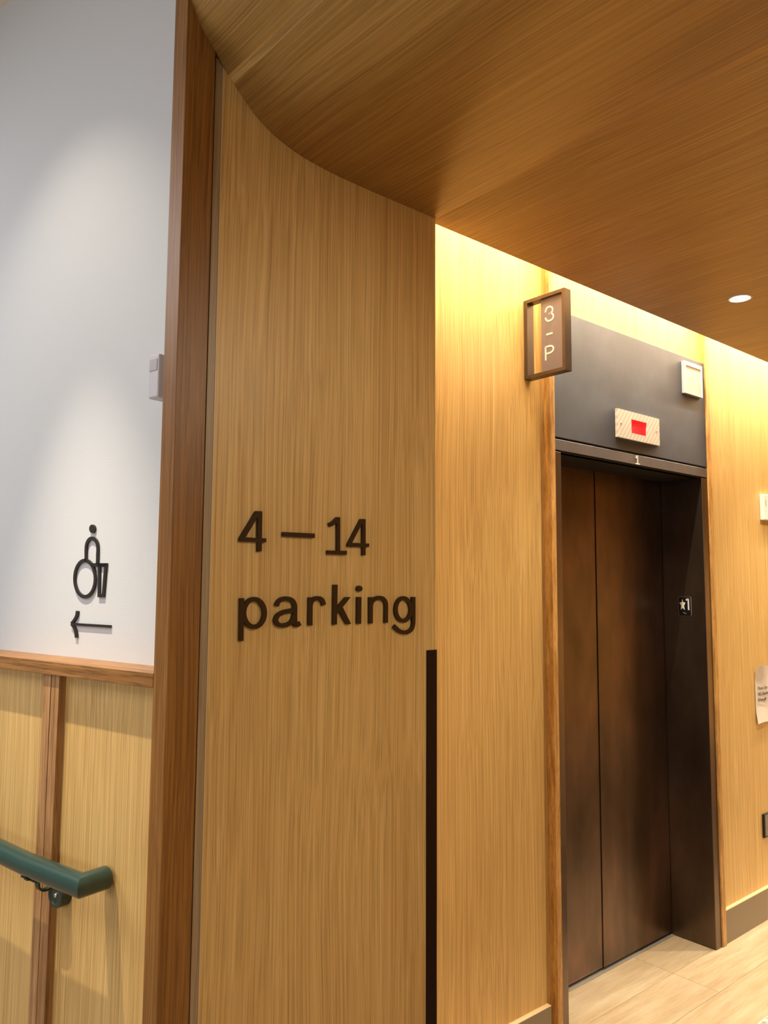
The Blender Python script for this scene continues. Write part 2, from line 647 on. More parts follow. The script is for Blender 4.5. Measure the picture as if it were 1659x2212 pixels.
slab(1.468, hx0, YB, YE)
slab(hx1, X1, YB, YE)
slab(hx0, hx1, YB, hy0)
slab(hx0, hx1, hy1, YE)
N = 32
cir, sq = [], []
for i in range(N):
    a = 2 * math.pi * (i + 0.5) / N
    c, s = math.cos(a), math.sin(a)
    m = max(abs(c), abs(s))
    cir.append((DX + DR * c, DY + DR * s))
    sq.append((DX + 0.2 * c / m, DY + 0.2 * s / m))
corner = {i: None for i in range(N)}
for z in (ZC,):
    C_ = [bm.verts.new((x, y_, z)) for x, y_ in cir]
    C2 = [bm.verts.new((x, y_, z + TH)) for x, y_ in cir]
    S_ = [bm.verts.new((x, y_, z)) for x, y_ in sq]
    K = {}
    for i in range(N):
        j = (i + 1) % N
        fv = [C_[i], C_[j], S_[j]]
        (xa, ya), (xb, yb) = sq[i], sq[j]
        if abs(xa - xb) > 1e-6 and abs(ya - yb) > 1e-6:     # the square's corner lies between
            cxn = hx1 if max(xa, xb) > hx1 - 1e-6 else hx0
            cyn = hy1 if max(ya, yb) > hy1 - 1e-6 else hy0
            fv.append(bm.verts.new((cxn, cyn, z)))
        fv.append(S_[i])
        bm.faces.new(fv)
        bm.faces.new((C_[i], C2[i], C2[j], C_[j]))
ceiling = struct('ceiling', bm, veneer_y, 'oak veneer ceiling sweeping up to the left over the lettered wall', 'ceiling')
for p in ceiling.data.polygons:
    if abs(p.normal.x) > 1e-6 and abs(p.normal.y) < 0.02 and abs(p.normal.x) < 0.9999:
        p.use_smooth = True
# plaster lid over the light slot, and the pale ceiling of the taller hall
struct('ceiling', boxes(((1.40, 1.46, 3.50), (8.2, 2.3, 3.56)), ((1.40, 1.50, 2.660), (8.2, 1.5435, 3.50)), ((1.40, 1.5435, 2.640), (1.4685, 1.876, 3.50))), cream, 'plaster lid above the light slot', 'ceiling')
struct('ceiling', boxes(((-4.0, -2.4, 3.402), (1.2, 6.0, 3.48))), cream, 'pale ceiling of the taller hall at top left', 'ceiling')

# ------------------------------------------------------------------ lettered wall
YSIGN = 1.52


def wall_outline(x0, x1, clear):
    """upright outline between x0 and x1 whose top follows the curve of the ceiling"""
    top = [(x, z) for x, z in prof_s if x0 < x < x1]

    def zat(x):
        for (xa, za), (xb, zb) in zip(prof_s, prof_s[1:]):
            if xa <= x <= xb and xb > xa:
                return za + (zb - za) * (x - xa) / (xb - xa)
        return ZC
    pts = [(x0, 0.0), (x1, 0.0), (x1, zat(x1) + clear)]
    pts += [(x, z + clear) for x, z in reversed(top)]
    pts.append((x0, zat(x0) + clear))
    return pts


def front_prism(pts, y0, y1):
    bm = bmesh.new()
    prism(bm, pts, lambda a, b_, c: (a, y1 + (y0 - y1) * c, b_))
    return bm


wall_sign = struct('wall_front', front_prism(wall_outline(0.7845, 1.4675, 0.026), 1.542, 1.84), veneer_z,
                   'oak veneer wall carrying the brown lettering', 'wall')
obj('panel', front_prism(wall_outline(0.8040, 1.468, 0.026), YSIGN, 1.5415), veneer_z, wall_sign)
obj('edge_strip', front_prism(wall_outline(0.7845, 0.8015, 0.026), YSIGN + 0.001, 1.5415), veneer_grey, wall_sign)['label'] = 'greyer narrow oak strip beside the post'
obj('edge_band', front_prism(wall_outline(0.8017, 0.8038, 0.0), YSIGN - 0.0004, 1.5415), edge_band, wall_sign)['label'] = 'pale thin edge band'

# ------------------------------------------------------------------ lift wall
YP = 1.854
wall_back = struct('wall_back', boxes(((1.40, 1.876, 0), (2.396, 2.3, 3.50)), ((3.568, 1.876, 0), (8.2, 2.3, 3.50)), ((2.396, 1.876, 2.19), (3.568, 2.3, 3.50))),
                   render_m, 'oak panelled wall around the lift entrance', 'wall')
obj('panel', boxes(((1.4695, YP, 0), (2.341, 1.876, 3.498))), veneer_z, wall_back, bevel=0.001)
obj('panel', boxes(((3.5995, YP, 0), (8.2, 1.876, 3.498))), veneer_z, wall_back, bevel=0.001)
obj('panel', boxes(((2.3975, YP, 2.687), (3.5665, 1.876, 3.498))), veneer_z, wall_back)
obj('reveal', boxes(((2.341, YP + 0.010, 0), (2.369, 1.876, 3.498))), veneer_z, wall_back)['label'] = 'recessed strip beside the casing'
trim3 = struct('trim_3', boxes(((2.369, 1.828, 0), (2.397, 1.876, 3.498))), cherry_z, 'orange oak casing left of the lift entrance', 'casing', bevel=0.0012)
trim4 = struct('trim_4', boxes(((3.567, 1.828, 0), (3.5993, 1.876, 3.498))), cherry_z, 'orange oak casing right of the lift entrance', 'casing', bevel=0.0012)
for nm, xa, xb, lb in (('baseboard_left', 1.472, 2.3395, 'taupe skirting left of the lift entrance'), ('baseboard_right', 3.600, 8.2, 'taupe skirting right of the lift entrance')):
    bm = bmesh.new()
    prism(bm, [(1.8345, 0.0), (1.8538, 0.0), (1.8538, 0.1445), (1.8345, 0.1440)], lambda a, b_, c, xa=xa, xb=xb: (xa + (xb - xa) * c, a, b_))
    bs = struct(nm, bm, base_m, lb, 'skirting', bevel=0.0008)
    bm = boxes(((xa, 1.8345, 0.1441), (xb, 1.8538, 0.1466)))
    obj('cap_strip', bm, edge_band, bs)['label'] = 'pale strip along the top'

# ------------------------------------------------------------------ white wall, panelling below, post, ledge
wall_left = struct('wall_left', wbox(0.020, 4.2, 0.096, 0.26, 0, 3.402), paint, 'white painted wall above the oak panelling', 'wall')
obj('panel', wbox(0.047, 0.3985, 0.025, 0.0955, 0, 1.4016), veneer_z, wall_left)
obj('panel', wbox(0.4655, 4.2, 0.025, 0.0955, 0, 1.4016), veneer_z, wall_left)
oak_light = wood('stile_oak_upright', (0.30, 0.145, 0.05), (0.44, 0.235, 0.092), (0.56, 0.33, 0.15), 'Z', across=95, along=2.4, pores=330, pore_len=16, pore_dark=0.75)
obj('stile', wbox(0.3987, 0.4305, 0.007, 0.0955, 0, 1.4016), oak_light, wall_left, bevel=0.0008)
obj('stile', wbox(0.4335, 0.4653, 0.007, 0.0955, 0, 1.4016), oak_light, wall_left, bevel=0.0008)
obj('joint', wbox(0.4306, 0.4334, 0.019, 0.0955, 0, 1.4016), dark_gap, wall_left)['label'] = 'dark joint between the two stiles'
ledge_m = wood('ledge_oak_level', (0.220, 0.093, 0.021), (0.307, 0.142, 0.035), (0.395, 0.202, 0.058), 'X', across=95, along=2.4, pores=330, pore_len=16, pore_dark=0.65)
trim2 = struct('trim_2', wbox(0.0445, 4.2, 0.0, 0.0958, 1.4017, 1.4317), ledge_m, 'oak ledge between the white wall and the panelling', 'ledge', bevel=0.0012, turn=TURN_W)
bl = PC + WT * 0.0435
bb = bl + WN * 0.094
bm = bmesh.new()
prism(bm, [(PC.x, PC.y), (0.7780, 1.512), (0.7780, 1.56), (bb.x, bb.y), (bl.x, bl.y)], lambda a, b_, c: (a, b_, 3.402 * c))
trim1 = struct('trim_1', bm, oak_z, 'dark oak corner post between the white wall and the lettered wall', 'post', bevel=0.0015)

# the rest of the two rooms, outside the picture
struct('wall_right', boxes(((8.2, -2.4, 0), (8.3, 2.3, 3.50))), veneer_z)
struct('wall_rear', boxes(((0.67, -2.5, 0), (8.2, -2.4, 3.4))), veneer_z)
struct('wall_rear', boxes(((-4.0, -2.5, 0), (0.66, -2.4, 3.4))), paint)
struct('wall_far', boxes(((-4.1, -2.4, 0), (-4.0, 6.0, 3.4))), paint)
struct('wall_far', boxes(((-4.1, 6.0, 0), (1.2, 6.1, 3.4))), paint)

# ------------------------------------------------------------------ lift entrance
lift = empty('elevator_entrance', (2.982, 1.95, 0))
tag(lift, 'dark bronze lift entrance with two sliding door panels, between orange oak casings', 'elevator')
YF = 1.835
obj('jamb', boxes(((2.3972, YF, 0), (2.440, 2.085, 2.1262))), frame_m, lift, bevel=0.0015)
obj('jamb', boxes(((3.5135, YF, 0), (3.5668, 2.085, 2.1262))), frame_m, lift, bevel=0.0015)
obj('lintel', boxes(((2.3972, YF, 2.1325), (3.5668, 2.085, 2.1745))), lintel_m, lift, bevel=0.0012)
obj('header_panel', boxes(((2.3972, YF, 2.1830), (3.5668, 1.8755, 2.6862))), header_m, lift, bevel=0.0012)['label'] = 'grey-brown metal panel over the doors'
obj('lintel_shade_sheet', boxes(((2.4400, 1.842, 2.1262), (3.5135, 2.085, 2.1320))), dark_gap, lift)  # dark sheet that paints in the shade under the lintel
obj('joint', boxes(((2.3974, YF + 0.012, 2.1262), (3.5666, 1.870, 2.1830))), dark_gap, lift)['label'] = 'dark joint under the header panel'
dl = obj('door_panel', boxes(((2.4405, 2.052, 0.012), (2.9660, 2.076, 2.131))), door_m, lift, bevel=0.0015)
dr = obj('door_panel', boxes(((2.9675, 2.048, 0.012), (3.5105, 2.074, 2.131))), door_m, lift, bevel=0.0015)
obj('lock_hole', lathe([(0.0075, 0), (0.0075, 0.0015), (0.0045, 0.0015), (0.0045, 0.0004)], Vector((3.2221, 2.048, 1.8677)), Vector((0, -1, 0)), n_=20), frame_m, dr)
obj('sill', boxes(((2.4402, 2.036, -0.004), (3.5133, 2.10, 0.0012))), sill_m, lift)['label'] = 'pale metal sill'
obj('shadow_gap', boxes(((2.4405, 2.085, 0.0012), (3.5133, 2.12, 2.13))), dark_gap, lift)


def lplane(y_back, y_front):
    return lambda a, b_, c: (a, y_back + (y_front - y_back) * c, b_)


bm = bmesh.new()
f = lplane(YF, 1.8335)
stroke(bm, [(2.9573, 2.1590), (2.9640, 2.1665), (2.9685, 2.1710)], f, 0.0055, 0.0050)
prism(bm, [(2.9660, 2.1725), (2.9725, 2.1725), (2.9730, 2.1380), (2.9672, 2.1385)], f)
prism(bm, [(2.9545, 2.1382), (2.9860, 2.1386), (2.9862, 2.1342), (2.9545, 2.1338)], f)
obj('numeral', bm, ivory_m, lift)['label'] = 'ivory numeral 1'

# floor indicator
ind = empty('floor_indicator', (2.9705, YF, 2.2325))
tag(ind, 'pale ribbed metal plate with a glowing red display over the lift doors', 'indicator')
x0, x1, z0, z1 = 2.809, 3.132, 2.2322, 2.3520
a0, a1, c0, c1 = 2.9112, 3.0315, 2.2610, 2.3203
y0, y1 = 1.8235, YF
bm = boxes(((x0, y0, z0), (a0, y1, z1)), ((a1, y0, z0), (x1, y1, z1)), ((a0, y0, z0), (a1, y1, c0)), ((a0, y0, c1), (a1, y1, z1)))
obj('plate', bm, ribbed, ind)
obj('display', boxes(((a0, 1.8290, c0), (a1, 1.834, c1))), red_m, ind)
bm = bmesh.new()
for cx_ in (3.0085, 3.0185):
    for k in range(7):
        zc = 2.2665 + k * 0.0080
        box(bm, (cx_ - 0.0010, 1.8285, zc - 0.0010), (cx_ + 0.0010, 1.8291, zc + 0.0010))
dd = obj('display_dots', bm, red_dot, ind)
dd['kind'] = 'stuff'
dd['label'] = 'pink dots in two columns'
for xs in (2.8335, 3.1085):
    obj('screw', lathe([(0.0042, 0), (0.0042, 0.0012), (0.0025, 0.0018)], Vector((xs, y0, 2.2920)), Vector((0, -1, 0)), n_=16), chrome, ind)

# white box at the corner of the header
wb = empty('wall_box', (3.4355, YF, 2.506))
tag(wb, 'milky white plastic box on the upper right corner of the metal header', 'wall box')
X0, X1_, Z0, Z1 = 3.3545, 3.5170, 2.5060, 2.6600
obj('housing', boxes(((X0, 1.8215, Z0), (X1_, YF, Z1))), clear_plastic, wb, bevel=0.002)
bw = 0.0125
bm = boxes(((X0 + .001, 1.8180, Z0 + .001), (X0 + bw, 1.8213, Z1 - .001)), ((X1_ - bw, 1.8180, Z0 + .001), (X1_ - .001, 1.8213, Z1 - .001)),
           ((X0 + bw, 1.8180, Z0 + .001), (X1_ - bw, 1.8213, Z0 + .009)), ((X0 + bw, 1.8180, Z1 - .020), (X1_ - bw, 1.8213, Z1 - .001)))
obj('border', bm, box_rim, wb)
obj('led', lathe([(0.0022, 0), (0.0022, 0.0008)], Vector((3.4975, 1.8180, 2.651)), Vector((0, -1, 0)), n_=12), grey_lens, wb)

# star plate on the right jamb (tactile floor mark)
XJ = 3.5135
plate = empty('floor_plate', (XJ, 1.9377, 1.4757))
tag(plate, 'small black plate with a star and numeral 1 inside the right door jamb', 'floor plate')


def jplane(xb, xf):
    return lambda a, b_, c: (xb + (xf - xb) * c, a, b_)


def rrect(a0, a1, b0, b1, r, n_=5):
    pts = []
    for cx_, cy_, s in ((a1 - r, b1 - r, 0), (a0 + r, b1 - r, 1), (a0 + r, b0 + r, 2), (a1 - r, b0 + r, 3)):
        for k in range(n_ + 1):
            th = math.pi / 2 * (s + k / n_)
            pts.append((cx_ + r * math.cos(th), cy_ + r * math.sin(th)))
    return pts


bm = bmesh.new()
prism(bm, rrect(1.9050, 1.9704, 1.4757, 1.5686, 0.008), jplane(XJ, 3.5115))
obj('rim', bm, chrome, plate, bevel=0.0006)
bm = bmesh.new()
prism(bm, rrect(1.9080, 1.9674, 1.4787, 1.5656, 0.0058), jplane(XJ, 3.5110))
obj('face', bm, black_m, plate)
bm = bmesh.new()
star = [(1.9485, 1.5582), (1.9444, 1.5425), (1.9326, 1.5411), (1.9404, 1.5268), (1.9376, 1.5064), (1.9486, 1.5161), (1.9574, 1.5064), (1.9551, 1.5264), (1.9637, 1.5405), (1.9524, 1.5423)]
prism(bm, star, jplane(3.5110, 3.5100))
obj('star', bm, ivory_m, plate)
bm = bmesh.new()
stroke(bm, [(1.9304, 1.5525), (1.9230, 1.5560), (1.9180, 1.5585)], jplane(3.5110, 3.5100), 0.008, 0.0075)
prism(bm, [(1.9222, 1.5590), (1.9150, 1.5590), (1.9142, 1.5062), (1.9212, 1.5062)], jplane(3.5110, 3.5100))
obj('numeral', bm, white_print, plate)
for yy, zz in ((1.9460, 1.4940), (1.9400, 1.4940), (1.9400, 1.4905), (1.9320, 1.4912), (1.9340, 1.4882)):
    obj('dot', lathe([(0.0016, 0), (0.0011, 0.0008)], Vector((3.5110, yy, zz)), Vector((-1, 0, 0)), n_=10), grey_lens, plate)

# ------------------------------------------------------------------ projecting sign 3 - P
ps = empty('projecting_sign', (2.2685, 1.852, 2.3795))
tag(ps, 'bronze framed sign reading 3 - P standing out from the wall beside the lift', 'sign')
XA, XB, YA, YB_, ZA, ZB = 2.2500, 2.2870, 1.6670, 1.8535, 2.3795, 2.6800
fb = 0.0125
bm = boxes(((XA, YA, ZA), (XB, YA + fb, ZB)), ((XA, YB_ - fb - .004, ZA), (XB, YB_, ZB)), ((XA, YA + fb, ZA), (XB, YB_ - fb - .004, ZA + fb)), ((XA, YA + fb, ZB - fb), (XB, YB_ - fb - .004, ZB)))
obj('frame', bm, sign_frame_m, ps)
obj('panel', boxes(((2.2640, YA + fb, ZA + fb), (2.2740, 1.7835, ZB - fb))), sign_panel_m, ps)
f = lambda a, b_, c: (2.2640 - 0.0008 * c, a, b_)


def spline(pts, k=6):
    return [Vector(q) for q in smooth_prof(pts, k)]


bm = bmesh.new()
stroke(bm, spline([(1.7628, 2.6165), (1.7590, 2.6275), (1.7510, 2.6330), (1.7405, 2.6325), (1.7315, 2.6255), (1.7305, 2.6160), (1.7360, 2.6085), (1.7465, 2.6065)]), f, 0.0056, 0.0056)
stroke(bm, spline([(1.7440, 2.6065), (1.7330, 2.6040), (1.7270, 2.5960), (1.7290, 2.5865), (1.7380, 2.5815), (1.7490, 2.5810), (1.7580, 2.5860), (1.7635, 2.5960)]), f, 0.0056, 0.0056)
obj('numeral', bm, white_print, ps)
bm = bmesh.new()
prism(bm, [(1.7601, 2.5345), (1.7317, 2.5345), (1.7317, 2.5288), (1.7601, 2.5288)], f)
obj('dash', bm, white_print, ps)
bm = bmesh.new()
prism(bm, [(1.7668, 2.4890), (1.7610, 2.4890), (1.7610, 2.4362), (1.7668, 2.4362)], f)
stroke(bm, [(1.7640, 2.4862)] + spline([(1.7450, 2.4862), (1.7340, 2.4830), (1.7285, 2.4735), (1.7340, 2.4640), (1.7450, 2.4605)]) + [Vector((1.7640, 2.4605))], f, 0.0056, 0.0056)
obj('letter', bm, white_print, ps)

# ------------------------------------------------------------------ things at the right edge of the picture
fa = empty('alarm_box', (4.208, YP, 1.965))
tag(fa, 'white alarm box with small red print, high on the wall right of the lift', 'alarm')
obj('housing', boxes(((4.1475, 1.8300, 1.965), (4.268, YP, 2.100))), white_plastic, fa, bevel=0.004, seg=3)
for k, zz in enumerate((2.0700, 2.0600, 2.0510, 2.0430)):
    obj('mark', boxes(((4.1655, 1.8290, zz - 0.0026), (4.1695, 1.8300, zz + 0.0026))), red_print if k == 0 else ink, fa)

note = empty('paper_notice', (4.125, YP, 0.934))
tag(note, 'cream paper notice taped to the oak wall, with a few grey printed lines', 'notice')
bm = bmesh.new()
NX, NZ = 10, 10
xs0, xs1, zs0, zs1 = 4.0180, 4.2340, 0.9340, 1.2140


def py(u, v):
    edge = max(0.0, 1 - 4 * min(v, 1 - v))
    return YP - 0.0012 - 0.010 * edge * (0.35 + 0.65 * math.cos(u * 2.2)) - 0.002 * math.sin(u * 5 + v * 3) ** 2


g = [[bm.verts.new((xs0 + (xs1 - xs0) * i / NX - 0.0012 * math.sin(j / NZ * 3), py(i / NX, j / NZ), zs0 + (zs1 - zs0) * j / NZ + 0.004 * math.sin(i / NX * 5))) for j in range(NZ + 1)] for i in range(NX + 1)]
g2 = [[bm.verts.new(g[i][j].co + Vector((0, 0.0004, 0))) for j in range(NZ + 1)] for i in range(NX + 1)]
for i in range(NX):
    for j in range(NZ):
        bm.faces.new((g[i][j], g[i + 1][j], g[i + 1][j + 1], g[i][j + 1]))
        bm.faces.new((g2[i][j], g2[i][j + 1], g2[i + 1][j + 1], g2[i + 1][j]))
edge = [(i, 0) for i in range(NX)] + [(NX, j) for j in range(NZ)] + [(i, NZ) for i in range(NX, 0, -1)] + [(0, j) for j in range(NZ, 0, -1)]
for k in range(len(edge)):
    (i, j), (p_, q_) = edge[k], edge[(k + 1) % len(edge)]
    bm.faces.new((g[i][j], g2[i][j], g2[p_][q_], g[p_][q_]))
obj('sheet', bm, paper, note, smooth=True)
for k, s in enumerate(('Please Use', 'HID Reader', 'Below')):
    t = text_mesh('printed_line', s, 0.0245, ink, note, Vector((4.0395, 1.8485, 1.1000 - 0.0285 * k)), Vector((1, 0, 0)), Vector((0, 0, 1)))
obj('printed_mark', lathe([(0.008, 0), (0.008, 0.0005)], Vector((4.117, 1.8483, 1.0510)), Vector((0, -1, 0)), n_=16), ink, note)

ol = empty('wall_outlet', (4.082, YP, 0.3787))
tag(ol, 'black edged grey outlet plate low on the oak wall right of the lift', 'outlet')
obj('frame', boxes(((4.0460, 1.8440, 0.3787), (4.1180, YP, 0.4921))), black_m, ol, bevel=0.001)
obj('face', boxes(((4.0560, 1.8425, 0.3860), (4.1080, 1.8440, 0.4850))), grey_plate, ol)

mt = empty('floor_mat', (3.8, 0.3, 0))
tag(mt, 'speckled pale edge of a floor mat on the planks at the bottom right corner', 'mat')
obj('border', boxes(((1.9, 1.36, 0.0002), (7.4, 1.4425, 0.008)), ((1.9, -1.6, 0.0002), (1.99, 1.36, 0.008)), ((7.31, -1.6, 0.0002), (7.4, 1.36, 0.008)), ((1.9, -1.69, 0.0002), (7.4, -1.6, 0.008))), mat_m, mt)
obj('unseen_field', boxes(((1.99, -1.6, 0.0002), (7.31, 1.36, 0.007))), mat_field, mt)  # dark middle out of view, added to cut bounce onto the ceiling

# ------------------------------------------------------------------ ceiling downlight
dn_ = empty('downlight', (DX, DY, ZC))
tag(dn_, 'round recessed white downlight lit in the oak ceiling', 'downlight')
up = Vector((0, 0, 1))
c = Vector((DX, DY, ZC))
obj('trim_ring', lathe([(0.0345, 0.001), (0.0350, -0.0016), (0.0395, -0.0022), (0.0405, -0.0002), (0.0370, 0.0), (0.0345, 0.001)], c, up, cap0=False, cap1=False), white_plastic, dn_, smooth=True)
obj('reflector', lathe([(0.0360, 0.000), (0.0340, 0.010), (0.0325, 0.0102), (0.0305, 0.022), (0.0290, 0.0222), (0.0265, 0.034), (0.0370, 0.034), (0.0370, 0.000)], c, up, cap0=False, cap1=False), reflector_m, dn_, smooth=True)
obj('lens', lathe([(0.0262, 0.030), (0.0262, 0.034)], c, up), lamp_glow, dn_)

# ------------------------------------------------------------------ corner guard
bm = bmesh.new()
prism(bm, [(1.4355, 1.5200), (1.4355, 1.5168), (1.4716, 1.5168), (1.4716, 1.5530), (1.4686, 1.5530), (1.4686, 1.5200)], lambda a, b_, c: (a, b_, 1.4457 * c))
tag(obj('corner_guard', bm, guard_m, bevel=0.0006), 'narrow dark brown metal guard on the lower corner of the lettered wall', 'guard')

